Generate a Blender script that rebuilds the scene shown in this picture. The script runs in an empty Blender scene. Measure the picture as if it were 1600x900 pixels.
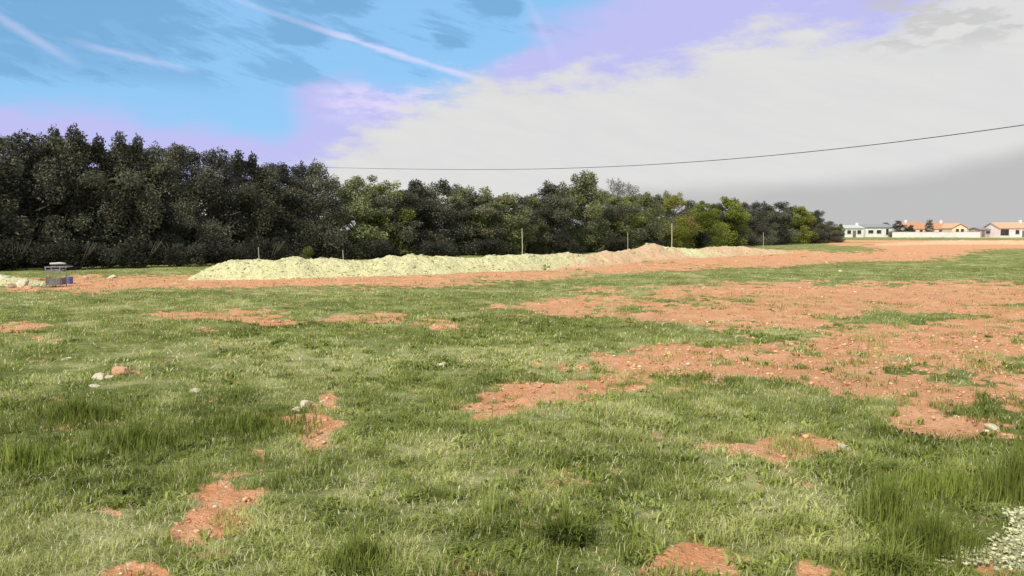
import bpy, math, random
import numpy as np
random.seed(7)
rng = np.random.default_rng(11)
R = math.radians
scene = bpy.context.scene

# ---------------------------------------------------------------- camera
F, CAMH = 1256.0, 1.70
PITCH = math.atan(88.0 / F)
cam_d = bpy.data.cameras.new('camera'); cam = bpy.data.objects.new('camera', cam_d)
scene.collection.objects.link(cam); scene.camera = cam
cam.location = (0, 0, CAMH); cam.rotation_euler = (R(90) - PITCH, 0, 0)
cam_d.sensor_width = 36; cam_d.lens = 36 * F / 1600; cam_d.clip_start = .05; cam_d.clip_end = 9000

# ---------------------------------------------------------------- light
SUN_AZ, SUN_EL = R(-146), R(42)          # azimuth clockwise from +Y (the view direction)
sd = bpy.data.lights.new('sun', 'SUN'); so = bpy.data.objects.new('sun', sd)
scene.collection.objects.link(so)
sd.energy = 4.3; sd.angle = R(.6); sd.color = (1, .92, .78)
so.rotation_euler = (R(90) - SUN_EL, 0, math.pi - SUN_AZ)
so.location = (-20, -10, 30)
vs = scene.view_settings
vs.view_transform = 'Standard'; vs.look = 'None'; vs.gamma = 1; vs.use_curve_mapping = False
vs.exposure = 0.0
scene.cycles.max_bounces = 5; scene.cycles.transparent_max_bounces = 4

world = bpy.data.worlds.new('World'); scene.world = world; world.use_nodes = True

class NT:
    """small node-building helper"""
    def __init__(s, tree): s.t = tree; s.n = tree.nodes; s.l = tree.links
    def node(s, typ, **kw):
        n = s.n.new(typ)
        for k, v in kw.items(): setattr(n, k, v)
        return n
    def put(s, sock, v):
        if hasattr(v, 'is_linked') or isinstance(v, bpy.types.NodeSocket): s.l.new(v, sock)
        else: sock.default_value = v
    def m(s, op, a, b=None, c=None, clamp=False):
        n = s.node('ShaderNodeMath', operation=op, use_clamp=clamp)
        s.put(n.inputs[0], a)
        if b is not None: s.put(n.inputs[1], b)
        if c is not None: s.put(n.inputs[2], c)
        return n.outputs[0]
    def mix(s, f, a, b, mode='MIX'):
        n = s.node('ShaderNodeMix', data_type='RGBA', blend_type=mode)
        s.put(n.inputs[0], f)
        s.put(n.inputs[6], a if not isinstance(a, tuple) else (*a[:3], 1))
        s.put(n.inputs[7], b if not isinstance(b, tuple) else (*b[:3], 1))
        return n.outputs[2]
    def step(s, x, lo, hi):
        n = s.node('ShaderNodeMapRange', interpolation_type='SMOOTHSTEP')
        s.put(n.inputs[0], x); s.put(n.inputs[1], lo); s.put(n.inputs[2], hi)
        return n.outputs[0]
    def noise(s, vec, scale, detail=4, rough=.55, dist=0., dims='3D'):
        n = s.node('ShaderNodeTexNoise', noise_dimensions=dims)
        s.put(n.inputs['Vector'], vec); n.inputs['Scale'].default_value = scale
        n.inputs['Detail'].default_value = detail; n.inputs['Roughness'].default_value = rough
        n.inputs['Distortion'].default_value = dist
        return n.outputs[0]
    def curve(s, x, pts):
        n = s.node('ShaderNodeFloatCurve'); c = n.mapping.curves[0]
        c.points[0].location = pts[0]; c.points[1].location = pts[-1]
        for p in pts[1:-1]: c.points.new(*p)
        n.mapping.update(); s.put(n.inputs['Value'], x)
        return n.outputs[0]

# sky: Nishita for the clear part, high cloud and cirrus laid over it by direction
w = NT(world.node_tree); w.n.clear()
tc = w.node('ShaderNodeTexCoord').outputs['Generated']
sep = w.node('ShaderNodeSeparateXYZ'); w.l.new(tc, sep.inputs[0])
az = w.m('MULTIPLY', w.m('ARCTAN2', sep.outputs[0], sep.outputs[1]), 180 / math.pi)
el = w.m('MULTIPLY', w.m('ARCSINE', sep.outputs[2]), 180 / math.pi)
cmb = w.node('ShaderNodeCombineXYZ')
w.put(cmb.inputs[0], w.m('MULTIPLY', az, .10)); w.put(cmb.inputs[1], w.m('MULTIPLY', el, .30)); cmb.inputs[2].default_value = 3.7
# sheared copy so that the streaks run down to the right
cm2 = w.node('ShaderNodeCombineXYZ')
w.put(cm2.inputs[0], w.m('MULTIPLY', az, .09)); w.put(cm2.inputs[1], w.m('MULTIPLY', w.m('ADD', el, w.m('MULTIPLY', az, .28)), .42))
n1 = w.noise(cmb.outputs[0], 1.0, 5, .55); n2 = w.noise(cm2.outputs[0], 1.3, 6, .6, .3); n3 = w.noise(cmb.outputs[0], 3.2, 5, .6)
sky = w.node('ShaderNodeTexSky', sky_type='NISHITA'); sky.sun_disc = False
sky.sun_elevation = SUN_EL; sky.sun_rotation = SUN_AZ; sky.air_density = 1.0; sky.dust_density = .6; sky.ozone_density = 2.0
blue = w.mix(1.0, sky.outputs[0], (.09, .115, .128), 'MULTIPLY')
blue = w.mix(.75, blue, (.31, .62, .98))
def prof(pts): return w.curve(w.m('DIVIDE', w.m('ADD', az, 45), 90, clamp=True), [((a + 45) / 90, e / 20) for a, e in pts])
def below(pts, soft, jitter, nz):
    """1 where the direction is under the profile, wobbling with a noise"""
    e = w.m('MULTIPLY', prof(pts), 20)
    d = w.m('ADD', w.m('SUBTRACT', e, el), w.m('MULTIPLY', w.m('SUBTRACT', nz, .5), jitter))
    return w.step(d, -soft, soft)
lav = below([(-45, 8), (-32, 7.6), (-24, 7.2), (-17, 6.7), (-15, 7.8), (-12.6, 9.4), (-6.8, 9.6), (-2.7, 10.8), (0, 12.4), (2.3, 13.9), (6.8, 15.2), (11, 17), (18, 19.5), (45, 20)], 1.5, 8, n1)
wht = below([(-45, 2), (-18, 2.5), (-13.4, 4.6), (-8.2, 7.9), (-1.8, 10.4), (4, 10.8), (9, 10.8), (13.4, 12), (17.7, 13.2), (23.6, 12.8), (27, 14), (33, 18), (45, 20)], 1.5, 7, n3)
gry = below([(-45, 0), (0, 1.5), (9, 2.9), (21.7, 3.1), (32.5, 4.8), (45, 8)], .9, 1.5, n1)
dark = w.m('MULTIPLY', w.m('MULTIPLY', w.step(w.m('ADD', n2, w.m('MULTIPLY', w.m('SUBTRACT', -12, az), .006)), .50, .60), .85), w.step(el, 8.5, 10.5))
def gap(a, e, ra, re):
    q = w.m('ADD', w.m('POWER', w.m('DIVIDE', w.m('SUBTRACT', az, a), ra), 2), w.m('POWER', w.m('DIVIDE', w.m('SUBTRACT', el, e), re), 2))
    q = w.m('ADD', q, w.m('ADD', w.m('MULTIPLY', w.m('SUBTRACT', n2, .5), 6), w.m('MULTIPLY', w.m('SUBTRACT', n3, .5), 3)))
    return w.m('MULTIPLY', w.m('SUBTRACT', 1, w.step(q, .2, 1.5)), .9)
for g_ in ((-27, 13.2, 6.5, 2.6), (-31.5, 10.6, 3.6, 1.8), (-13.5, 15.6, 3.6, 1.4), (-14.8, 13.2, 2.6, .9), (-1.2, 15.6, 2.0, 1.6), (-4.2, 13.2, 1.5, .7), (-27, 10.0, 4, .7)):
    dark = w.m('MAXIMUM', w.m('MULTIPLY', dark, .8 if g_[0] == -27 and g_[1] > 12 else 1), gap(*g_))
c = w.mix(w.m('MULTIPLY', dark, .85), blue, w.mix(1.0, blue, (.62, .70, .74), 'MULTIPLY'))
c = w.mix(w.m('MULTIPLY', lav, .9), c, (.56, .53, .90))
def streak(a0, e0, a1, e1, width, amt, c):
    sl = (e1 - e0) / (a1 - a0)
    d = w.m('ADD', w.m('ABSOLUTE', w.m('SUBTRACT', el, w.m('ADD', w.m('MULTIPLY', az, sl), e0 - sl * a0))), w.m('MULTIPLY', w.m('SUBTRACT', n3, .5), width * 1.8))
    f = w.m('SUBTRACT', 1, w.step(d, 0, width))
    g = w.m('MULTIPLY', w.step(az, a0 - 1, a0 + 3), w.m('SUBTRACT', 1, w.step(az, a1 - 2, a1 + 1)))
    return w.mix(w.m('MULTIPLY', w.m('MULTIPLY', f, g), amt), c, (.74, .72, .98))
c = streak(-21, 15.6, -11, 12.9, .26, .25, c)
c = streak(-14, 13.75, -1.6, 10.35, .34, .7, c)
c = streak(-34, 13.6, -28, 10.2, .55, .35, c)
c = streak(-28.6, 11.6, -21.5, 10.4, .35, .35, c)
c = streak(1.0, 15.8, 2.9, 12.2, 1.2, .5, c)
hz = w.m('MULTIPLY', w.m('MULTIPLY', w.step(az, -14.5, -11), w.m('SUBTRACT', 1, w.step(az, -8, -4))), w.m('MULTIPLY', w.step(el, 7, 8.5), w.m('SUBTRACT', 1, w.step(el, 9.3, 10.6))))
c = w.mix(w.m('MULTIPLY', hz, w.step(n3, .35, .6)), c, (.74, .68, .97))
c = w.mix(wht, c, w.mix(w.step(n2, .3, .7), (.725, .725, .73), (.76, .76, .75)))
c = w.mix(gry, c, (.53, .53, .535))
gt = w.m('MULTIPLY', w.m('MULTIPLY', w.step(az, 21, 25), w.step(el, 10.5, 12)), w.step(n3, .45, .58))
c = w.mix(w.m('MULTIPLY', gt, .6), c, (.53, .53, .54))
hi = w.step(w.m('ADD', el, w.m('MULTIPLY', n1, 10)), 24, 36)      # broken high cloud added above the frame to whiten the sky light
c = w.mix(w.m('MULTIPLY', hi, .8), c, (.66, .66, .67))
lo = w.step(el, -6, -1)
c = w.mix(lo, (.30, .29, .22), c)
# the wide sky node is scaled by the colours above; background strength stays 1 of that mixture
bg = w.node('ShaderNodeBackground'); w.l.new(c, bg.inputs[0]); bg.inputs[1].default_value = 1.0
wo = w.node('ShaderNodeOutputWorld'); w.l.new(bg.outputs[0], wo.inputs[0])

# ---------------------------------------------------------------- numeric helpers
def _h(ix, iy, s):
    n = (ix.astype(np.int64) * 374761393 + iy.astype(np.int64) * 668265263 + s * 1442695041) & 0xffffffff
    n = ((n ^ (n >> 13)) * 1274126177) & 0xffffffff
    return ((n ^ (n >> 16)) & 0xffff) / 65535.0
def vn(x, y, s=0):
    ix, iy = np.floor(x), np.floor(y); fx, fy = x - ix, y - iy
    fx = fx * fx * (3 - 2 * fx); fy = fy * fy * (3 - 2 * fy)
    a, b, c_, d = _h(ix, iy, s), _h(ix + 1, iy, s), _h(ix, iy + 1, s), _h(ix + 1, iy + 1, s)
    return (a * (1 - fx) + b * fx) * (1 - fy) + (c_ * (1 - fx) + d * fx) * fy
def fbm(x, y, sc, o=4, s=0):
    v = 0; a = 1; t = 0
    for i in range(o):
        v = v + a * vn(x * sc, y * sc, s + i * 17); t += a; a *= .5; sc *= 2.07
    return v / t
CP, SP = math.cos(PITCH), math.sin(PITCH)
def g2(px, py):
    """point on the level ground seen at photo pixel (px, py)"""
    u, v = (px - 800) / F, (py - 450) / F
    dy, dz = CP - v * SP, -SP - v * CP
    t = -CAMH / dz
    return u * t, dy * t
def at_depth(px, py, D):
    u, v = (px - 800) / F, (py - 450) / F
    dy, dz = CP - v * SP, -SP - v * CP
    return u * D / dy, D, CAMH + dz * D / dy
def to_px(x, y, z=0.0):
    zc = y * CP - (z - CAMH) * SP
    zc = np.maximum(zc, .01)
    v = (-(z - CAMH) * CP - y * SP) / zc
    return 800 + F * x / zc, 450 + F * v

# bare soil patches of the field (plan positions written down from the photo)
SOIL = [(30, 513, 40, 10, .9), (350, 495, 75, 9, 1), (430, 504, 55, 5, .9), (575, 497, 55, 7, .7), (680, 503, 30, 5, .6), (165, 517, 14, 5, .6), (310, 516, 10, 5, .6),
        (190, 583, 13, 8, .8), (437, 655, 28, 9, 1.1), (492, 662, 34, 22, 1.2), (508, 618, 15, 8, .9), (388, 706, 9, 8, .8),
        (338, 790, 46, 34, 1.2), (300, 822, 24, 16, 1.2), (325, 755, 22, 10, .9), (228, 882, 34, 17, 1.1), (158, 797, 8, 6, .8), (362, 745, 8, 6, .8),
        (1052, 876, 40, 26, 1.3), (1270, 890, 34, 13, .9), (1350, 888, 20, 10, .7), (1570, 885, 50, 22, 1.1), (730, 872, 9, 6, .7),
        (880, 610, 85, 16, 1.2), (770, 630, 62, 12, 1.2), (680, 632, 12, 5, .6), (1050, 568, 105, 28, 1.2), (1190, 572, 130, 26, 1.), (1350, 585, 130, 30, 1.1), (1500, 560, 150, 44, 1.1),
        (1290, 620, 90, 14, 1.), (1500, 615, 130, 24, 1.), (1400, 540, 260, 26, 1.), (1450, 600, 190, 26, 1.), (1520, 640, 90, 20, 1.), (1000, 590, 60, 8, .8), (860, 560, 30, 5, .6), (900, 520, 40, 4, .5), (1450, 652, 115, 20, 1.2), (1230, 686, 66, 24, 1.2), (1150, 694, 66, 9, 1.),
        (1130, 498, 130, 24, 1.1), (1350, 462, 300, 24, 1.25), (1500, 500, 150, 36, 1.1), (880, 482, 70, 14, 1.), (950, 470, 60, 8, .8), (1250, 490, 160, 20, .9), (1200, 450, 120, 10, .8),
        (60, 448, 60, 7, .6), (140, 443, 60, 11, 1.1), (300, 440, 220, 8, 1.2), (550, 438, 230, 8, 1.2), (800, 431, 160, 8, 1.2), (1000, 420, 170, 9, 1.2), (1180, 408, 160, 9, 1.2),
        (1350, 398, 180, 12, 1.2), (1500, 381, 200, 9, 1.1), (1420, 390, 110, 8, 1.2), (920, 448, 50, 5, .7)]
GREEN = [(1450, 424, 200, 11, 1.5), (1200, 428, 200, 9, 1.2), (950, 440, 170, 8, .6), (1590, 407, 75, 12, 1.4), (1370, 420, 120, 8, 1.1), (1430, 497, 85, 7, 1.2), (1225, 526, 90, 8, .9), (1010, 520, 110, 14, 1.),
         (1150, 470, 40, 6, .7), (1200, 595, 50, 6, .9), (1430, 612, 40, 6, .6), (1190, 640, 160, 22, 1.), (1320, 668, 80, 12, .8), (1560, 560, 50, 6, .9), (1585, 645, 35, 8, .6), (1385, 568, 30, 5, .7),
         (1500, 590, 40, 7, .7), (1330, 391, 60, 5, .9), (900, 545, 60, 10, .5), (1240, 386, 60, 4, .8), (1230, 552, 60, 6, .6), (1300, 440, 40, 5, .6), (1410, 445, 30, 4, .6)]
PALE = [(900, 640, 150, 40, .8), (1180, 770, 110, 40, .8), (1050, 690, 200, 20, .4), (200, 590, 70, 12, .5), (330, 600, 60, 8, .5), (900, 560, 80, 20, .6), (1350, 830, 120, 40, .6), (600, 570, 160, 14, .4), (1000, 615, 200, 15, .6),
        (150, 480, 100, 6, .4), (400, 545, 90, 7, .5), (950, 430, 120, 6, .5), (1250, 860, 150, 50, .6), (60, 850, 120, 40, .35), (480, 630, 80, 8, .5), (740, 690, 120, 16, .5), (1560, 800, 60, 40, .4), (200, 700, 60, 10, .4)]
DARKG = [(380, 650, 90, 45, .8), (300, 700, 160, 30, .6), (60, 640, 120, 60, .5), (130, 720, 150, 40, .6), (1450, 800, 90, 75, 1.), (1480, 710, 120, 40, .5), (1580, 700, 60, 50, .6), (780, 580, 60, 20, .4), (850, 570, 50, 12, .4),
         (280, 575, 90, 14, .5), (880, 825, 80, 20, .7), (600, 650, 60, 20, .3), (330, 520, 160, 10, .3), (1030, 760, 60, 40, .3), (600, 700, 60, 20, .3), (250, 860, 100, 20, .3)]
GRAVEL = [(1575, 835, 50, 34, 1.2), (1520, 868, 60, 18, .7), (1600, 870, 60, 30, .8)]
def field(px, py, lst, p=2.0):
    v = np.zeros_like(px)
    for cx, cy, rx, ry, a in lst:
        q = ((px - cx) / rx) ** 2 + ((py - cy) / ry) ** 2
        v = np.maximum(v, a * np.exp(-.55 * q ** 1.5))
    return v
def masks(x, y):
    front = y > 1.5
    yy = np.where(front, y, 1.5)
    dd = np.sqrt(x * x + y * y)
    wx = x + (fbm(x, y, 1.1, 3, 5) - .5) * .10 * np.minimum(dd, 12); wy = yy + (fbm(x, y, 1.3, 3, 9) - .5) * .10 * np.minimum(dd, 12)
    px, py = to_px(wx, wy)
    s = field(px, py, SOIL); g = field(px, py, GREEN)
    back = (fbm(x, y, .25, 3, 40) - .55) * 3
    soil = np.where(front & (np.abs(px - 800) < 1500), s - g, np.clip(back, 0, 1))
    far = np.clip((y - 95) / 60, 0, 1)
    soil = np.where(y > 90, np.maximum(soil, 0) * (1 - far) + far * (fbm(x, y, .02, 3, 3) > .5) * .6, soil)
    n = fbm(x, y, 1.6, 4, 21) - .5
    n = n * 1.9 + (fbm(x, y, 6.5, 3, 27) - .5) * 1.9
    soil = np.clip(soil + n * (.55 + .45 * np.clip(np.abs(soil) / .3, 0, 1)) * (1 - np.clip((y - 60) / 60, 0, 1)), 0, 1.2)
    pale = field(px, py, PALE) * front; dk = field(px, py, DARKG) * front
    tone = .46 + .5 * (pale - dk) + (fbm(x, y, .9, 4, 31) - .5) * 1.1 + (fbm(x, y, 3.7, 3, 35) - .5) * 1.3
    grav = field(px, py, GRAVEL) * front
    return soil, np.clip(tone, 0, 1), grav
def gh(x, y):
    """height of the ground"""
    x = np.asarray(x, float); y = np.asarray(y, float)
    d = np.sqrt(x * x + y * y)
    fade = 1 - np.clip((d - 70) / 60, 0, 1)
    return ((fbm(x, y, .16, 3, 2) - .5) * .16 + (fbm(x, y, .9, 3, 4) - .5) * .07) * np.clip(d / 6, 0, 1) * fade
def ghf(x, y): return float(gh(np.array([x]), np.array([y]))[0])

# ---------------------------------------------------------------- object helpers
COL = scene.collection
def mesh_np(name, V, faces_v, loops_per, cols=None, mat=None, attrs=None, smooth=False):
    """V (n,3); faces_v flat vertex indices; loops_per array of corner counts"""
    me = bpy.data.meshes.new(name)
    me.vertices.add(len(V)); me.vertices.foreach_set('co', np.ascontiguousarray(V, np.float32).ravel())
    lp = np.asarray(loops_per, np.int32)
    me.loops.add(len(faces_v)); me.loops.foreach_set('vertex_index', np.ascontiguousarray(faces_v, np.int32))
    me.polygons.add(len(lp)); st = np.zeros(len(lp), np.int32); st[1:] = np.cumsum(lp)[:-1]
    me.polygons.foreach_set('loop_start', st); me.polygons.foreach_set('loop_total', lp)
    if smooth: me.polygons.foreach_set('use_smooth', np.ones(len(lp), bool))
    me.update(calc_edges=True)
    if cols is not None:
        a = me.color_attributes.new('col', 'FLOAT_COLOR', 'POINT')
        c4 = np.ones((len(V), 4), np.float32); c4[:, :3] = cols; a.data.foreach_set('color', c4.ravel())
    for k, v in (attrs or {}).items():
        a = me.attributes.new(k, 'FLOAT', 'POINT'); a.data.foreach_set('value', np.ascontiguousarray(v, np.float32))
    if mat: me.materials.append(mat)
    return me
def link(name, me, parent=None, loc=None):
    o = bpy.data.objects.new(name, me); COL.objects.link(o)
    if parent: o.parent = parent
    if loc: o.location = loc
    return o
def tag(o, label=None, cat=None, group=None, kind=None):
    if label: o['label'] = label
    if cat: o['category'] = cat
    if group: o['group'] = group
    if kind: o['kind'] = kind
    return o
def thing(name, label, cat, loc=(0, 0, 0), rz=0, group=None):
    o = bpy.data.objects.new(name, None); COL.objects.link(o); o.empty_display_size = .3
    o.location = loc; o.rotation_euler = (0, 0, rz); return tag(o, label, cat, group)
class MB:
    def __init__(s): s.v = []; s.f = []
    def box(s, c, d, rz=0):
        b = len(s.v); cz, sz = math.cos(rz), math.sin(rz)
        for k in range(8):
            x, y, z = ((k & 1) - .5) * d[0], ((k >> 1 & 1) - .5) * d[1], ((k >> 2) - .5) * d[2]
            s.v.append((c[0] + x * cz - y * sz, c[1] + x * sz + y * cz, c[2] + z))
        for q in ((0, 2, 3, 1), (4, 5, 7, 6), (0, 1, 5, 4), (2, 6, 7, 3), (0, 4, 6, 2), (1, 3, 7, 5)): s.f.append(tuple(b + i for i in q))
        return s
    def poly(s, pts, faces):
        b = len(s.v); s.v += pts; s.f += [tuple(b + i for i in f) for f in faces]; return s
    def tube(s, pts, rad, n=7, cap=True):
        P = [np.array(p, float) for p in pts]; b = len(s.v)
        for i, p in enumerate(P):
            d = (P[min(i + 1, len(P) - 1)] - P[max(i - 1, 0)]); d /= np.linalg.norm(d) + 1e-9
            a = np.cross(d, (0, 0, 1) if abs(d[2]) < .9 else (1, 0, 0)); a /= np.linalg.norm(a); bb = np.cross(d, a)
            r = rad[i] if hasattr(rad, '__len__') else rad
            for k in range(n):
                t = 2 * math.pi * k / n; q = p + r * (math.cos(t) * a + math.sin(t) * bb); s.v.append(tuple(q))
        for i in range(len(P) - 1):
            for k in range(n):
                k2 = (k + 1) % n; s.f.append((b + i * n + k, b + i * n + k2, b + (i + 1) * n + k2, b + (i + 1) * n + k))
        if cap:
            s.f.append(tuple(b + k for k in range(n))[::-1]); s.f.append(tuple(b + (len(P) - 1) * n + k for k in range(n)))
        return s
    def build(s, name, mat, parent=None, loc=None, smooth=False):
        me = bpy.data.meshes.new(name); me.from_pydata(s.v, [], s.f); me.update()
        if smooth:
            for p in me.polygons: p.use_smooth = True
        me.materials.append(mat); return link(name, me, parent, loc)

# ---------------------------------------------------------------- materials
def new_mat(name):
    m = bpy.data.materials.new(name); m.use_nodes = True; t = NT(m.node_tree); t.n.clear()
    out = t.node('ShaderNodeOutputMaterial'); return m, t, out
def bsdf(t, out, col, rough=.85, bump=None, strength=.3, dist=.02, metal=0, spec=.25):
    b = t.node('ShaderNodeBsdfPrincipled'); t.put(b.inputs['Base Color'], col if not isinstance(col, tuple) else (*col[:3], 1))
    t.put(b.inputs['Roughness'], rough); b.inputs['Metallic'].default_value = metal; b.inputs['Specular IOR Level'].default_value = spec
    if bump is not None:
        bn = t.node('ShaderNodeBump'); bn.inputs['Strength'].default_value = strength; bn.inputs['Distance'].default_value = dist
        t.put(bn.inputs['Height'], bump); t.l.new(bn.outputs[0], b.inputs['Normal'])
    t.l.new(b.outputs[0], out.inputs[0]); return b
def noisy(name, c1, c2, scale, rough=.85, bump=.3, dist=.02, detail=5, metal=0, c3=None):
    m, t, out = new_mat(name); co = t.node('ShaderNodeTexCoord').outputs['Object']
    n = t.noise(co, scale, detail, .6); nn = t.noise(co, scale * 5.3, 4, .65)
    c_ = t.mix(t.step(n, .32, .68), c1, c2)
    if c3: c_ = t.mix(t.step(nn, .55, .72), c_, c3)
    bsdf(t, out, c_, rough, nn, bump, dist, metal); return m
def leaf_mat(name, gloss=.45, trans=.28, tint=(1, 1, 1)):
    m, t, out = new_mat(name)
    a = t.node('ShaderNodeAttribute', attribute_name='col').outputs['Color']
    oi = t.node('ShaderNodeObjectInfo').outputs['Random']
    v = t.m('ADD', .8, t.m('MULTIPLY', oi, .4))
    cv = t.node('ShaderNodeCombineColor'); t.put(cv.inputs[0], v); t.put(cv.inputs[1], v); t.put(cv.inputs[2], v)
    col = t.mix(1.0, a, cv.outputs[0], 'MULTIPLY'); col = t.mix(1.0, col, tint, 'MULTIPLY')
    b = t.node('ShaderNodeBsdfPrincipled'); t.put(b.inputs['Base Color'], col); b.inputs['Roughness'].default_value = gloss + .15
    b.inputs['Specular IOR Level'].default_value = .25
    tr = t.node('ShaderNodeBsdfTranslucent'); t.put(tr.inputs[0], col)
    ms = t.node('ShaderNodeMixShader'); ms.inputs[0].default_value = trans
    t.l.new(b.outputs[0], ms.inputs[1]); t.l.new(tr.outputs[0], ms.inputs[2]); t.l.new(ms.outputs[0], out.inputs[0]); return m

M = {}
M['leaf'] = leaf_mat('foliage'); M['blade'] = leaf_mat('grass_blades', .6, .3)
M['bark'] = noisy('bark', (.09, .075, .055), (.15, .13, .10), 9, .95, .6)
M['palebark'] = noisy('pale_bark', (.30, .28, .25), (.20, .18, .16), 9, .95, .5)
M['stone'] = noisy('pale_stone', (.74, .68, .50), (.56, .48, .33), 9, .95, .9, .03, c3=(.80, .75, .60))
M['orange_stone'] = noisy('orange_stone', (.62, .37, .22), (.50, .28, .16), 6, .9, .5, .02)
M['white'] = noisy('white_render', (.80, .79, .76), (.70, .69, .66), .6, .9, .1)
M['cream'] = noisy('cream_render', (.80, .76, .50), (.70, .66, .45), .6, .9, .1)
M['greyw'] = noisy('grey_render', (.42, .42, .42), (.34, .34, .34), .6, .9, .1)
def roof_mat(name, a, b):
    m, t, out = new_mat(name); co = t.node('ShaderNodeTexCoord').outputs['Object']
    wv = t.node('ShaderNodeTexWave', wave_type='BANDS', bands_direction='X'); t.put(wv.inputs[0], co); wv.inputs['Scale'].default_value = 1.3
    n = t.noise(co, 2.2, 5, .6)
    bsdf(t, out, t.mix(n, a, b), .85, wv.outputs['Fac'], .5, .05); return m
M['tile'] = roof_mat('roof_tiles', (.60, .30, .16), (.46, .23, .13)); M['paletile'] = roof_mat('pale_roof_tiles', (.70, .44, .28), (.58, .36, .22)); M['greytile'] = roof_mat('grey_roof', (.34, .34, .35), (.26, .26, .27))
M['glass'] = noisy('window_glass', (.03, .035, .04), (.05, .055, .06), 1, .12, 0)
M['frame'] = noisy('window_frame', (.5, .5, .48), (.4, .4, .38), 3, .6, .05)
M['steel'] = noisy('galvanised_steel', (.34, .34, .35), (.22, .22, .23), 8, .5, .1, metal=.5)
M['sheet'] = noisy('grey_sheet', (.20, .20, .21), (.12, .12, .125), 4, .6, .15)
M['rubber'] = noisy('black_rubber', (.02, .02, .02), (.035, .035, .035), 9, .9, .2)
M['bluep'] = noisy('blue_plastic', (.13, .11, .33), (.17, .15, .40), 6, .5, .1)
M['wood'] = noisy('weathered_wood', (.50, .48, .36), (.36, .33, .24), 12, .9, .3)
M['palepl'] = noisy('pale_sheet', (.6, .6, .58), (.48, .48, .46), 4, .6, .2)
M['cable'] = noisy('cable_sheath', (.05, .05, .055), (.08, .08, .085), 4, .6, .05)

# ground material
def ground_mat():
    m, t, out = new_mat('field_ground'); co = t.node('ShaderNodeTexCoord').outputs['Object']
    A = lambda k: t.node('ShaderNodeAttribute', attribute_name=k).outputs['Fac']
    n_f = t.noise(co, 9, 6, .65); n_m = t.noise(co, 1.7, 6, .6); n_c = t.noise(co, 34, 4, .7); n_l = t.noise(co, .35, 4, .6)
    s = t.m('ADD', A('soil'), t.m('MULTIPLY', t.m('SUBTRACT', n_f, .5), .9))
    sf = t.step(s, .34, .56)
    soil = t.mix(t.step(n_m, .35, .65), (.65, .305, .15), (.79, .425, .24))
    soil = t.mix(t.m('MULTIPLY', t.step(n_c, .52, .66), .8), soil, (.43, .225, .12))
    soil = t.mix(t.m('MULTIPLY', t.step(t.noise(co, 3.4, 6, .7), .53, .66), .5), soil, (.46, .27, .155))
    soil = t.mix(t.m('MULTIPLY', t.step(n_f, .56, .72), .7), soil, (.84, .62, .44))
    soil = t.mix(t.m('MULTIPLY', t.step(n_l, .5, .7), .35), soil, (.50, .29, .17))
    tone = t.m('ADD', A('tone'), t.m('MULTIPLY', t.m('SUBTRACT', n_f, .5), .8))
    gr = t.mix(t.step(tone, .1, .5), (.14, .175, .036), (.225, .26, .075))
    gr = t.mix(t.step(tone, .5, .95), gr, (.42, .42, .19))
    n_v = t.noise(co, 75, 3, .7); n_w = t.noise(co, 4.3, 5, .65)
    gr = t.mix(t.m('MULTIPLY', t.step(n_w, .50, .66), .55), gr, (.38, .36, .17))
    gr = t.mix(t.m('MULTIPLY', t.step(n_c, .52, .66), .7), gr, (.085, .085, .03))
    gr = t.mix(t.m('MULTIPLY', t.step(n_v, .55, .70), .6), gr, (.50, .47, .25))
    gr = t.mix(t.m('MULTIPLY', t.step(n_l, .56, .70), t.m('MULTIPLY', t.step(n_w, .52, .62), .6)), gr, (.46, .28, .15))
    c_ = t.mix(sf, gr, soil)
    gv = t.step(t.m('ADD', A('gravel'), t.m('MULTIPLY', t.m('SUBTRACT', n_f, .5), .8)), .35, .6)
    c_ = t.mix(gv, c_, t.mix(n_c, (.56, .55, .32), (.34, .32, .17)))
    h = t.m('ADD', t.m('MULTIPLY', n_f, .6), t.m('MULTIPLY', n_c, .4))
    bsdf(t, out, c_, .95, h, 1.0, .09, spec=.1); return m
M['ground'] = ground_mat()
def bank_mat():
    m, t, out = new_mat('excavated_earth'); co = t.node('ShaderNodeTexCoord').outputs['Object']
    n_f = t.noise(co, 7, 6, .65); n_m = t.noise(co, .7, 5, .6); n_c = t.noise(co, 24, 4, .7)
    o = t.node('ShaderNodeAttribute', attribute_name='orange').outputs['Fac']
    pal = t.mix(t.step(n_f, .35, .7), (.68, .65, .36), (.80, .79, .47))
    ora = t.mix(t.step(n_f, .35, .7), (.72, .47, .28), (.80, .58, .38))
    f = t.step(t.m('ADD', o, t.m('MULTIPLY', t.m('SUBTRACT', n_m, .5), 1.3)), .35, .65)
    c_ = t.mix(f, pal, ora); c_ = t.mix(t.m('MULTIPLY', t.step(n_c, .54, .68), .7), c_, (.38, .32, .19)); c_ = t.mix(t.m('MULTIPLY', t.step(t.noise(co, 2.3, 6, .7), .54, .66), .55), c_, (.48, .42, .24))
    bsdf(t, out, c_, .95, n_f, 1.0, .16, spec=.1); return m
M['bank'] = bank_mat()

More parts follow.
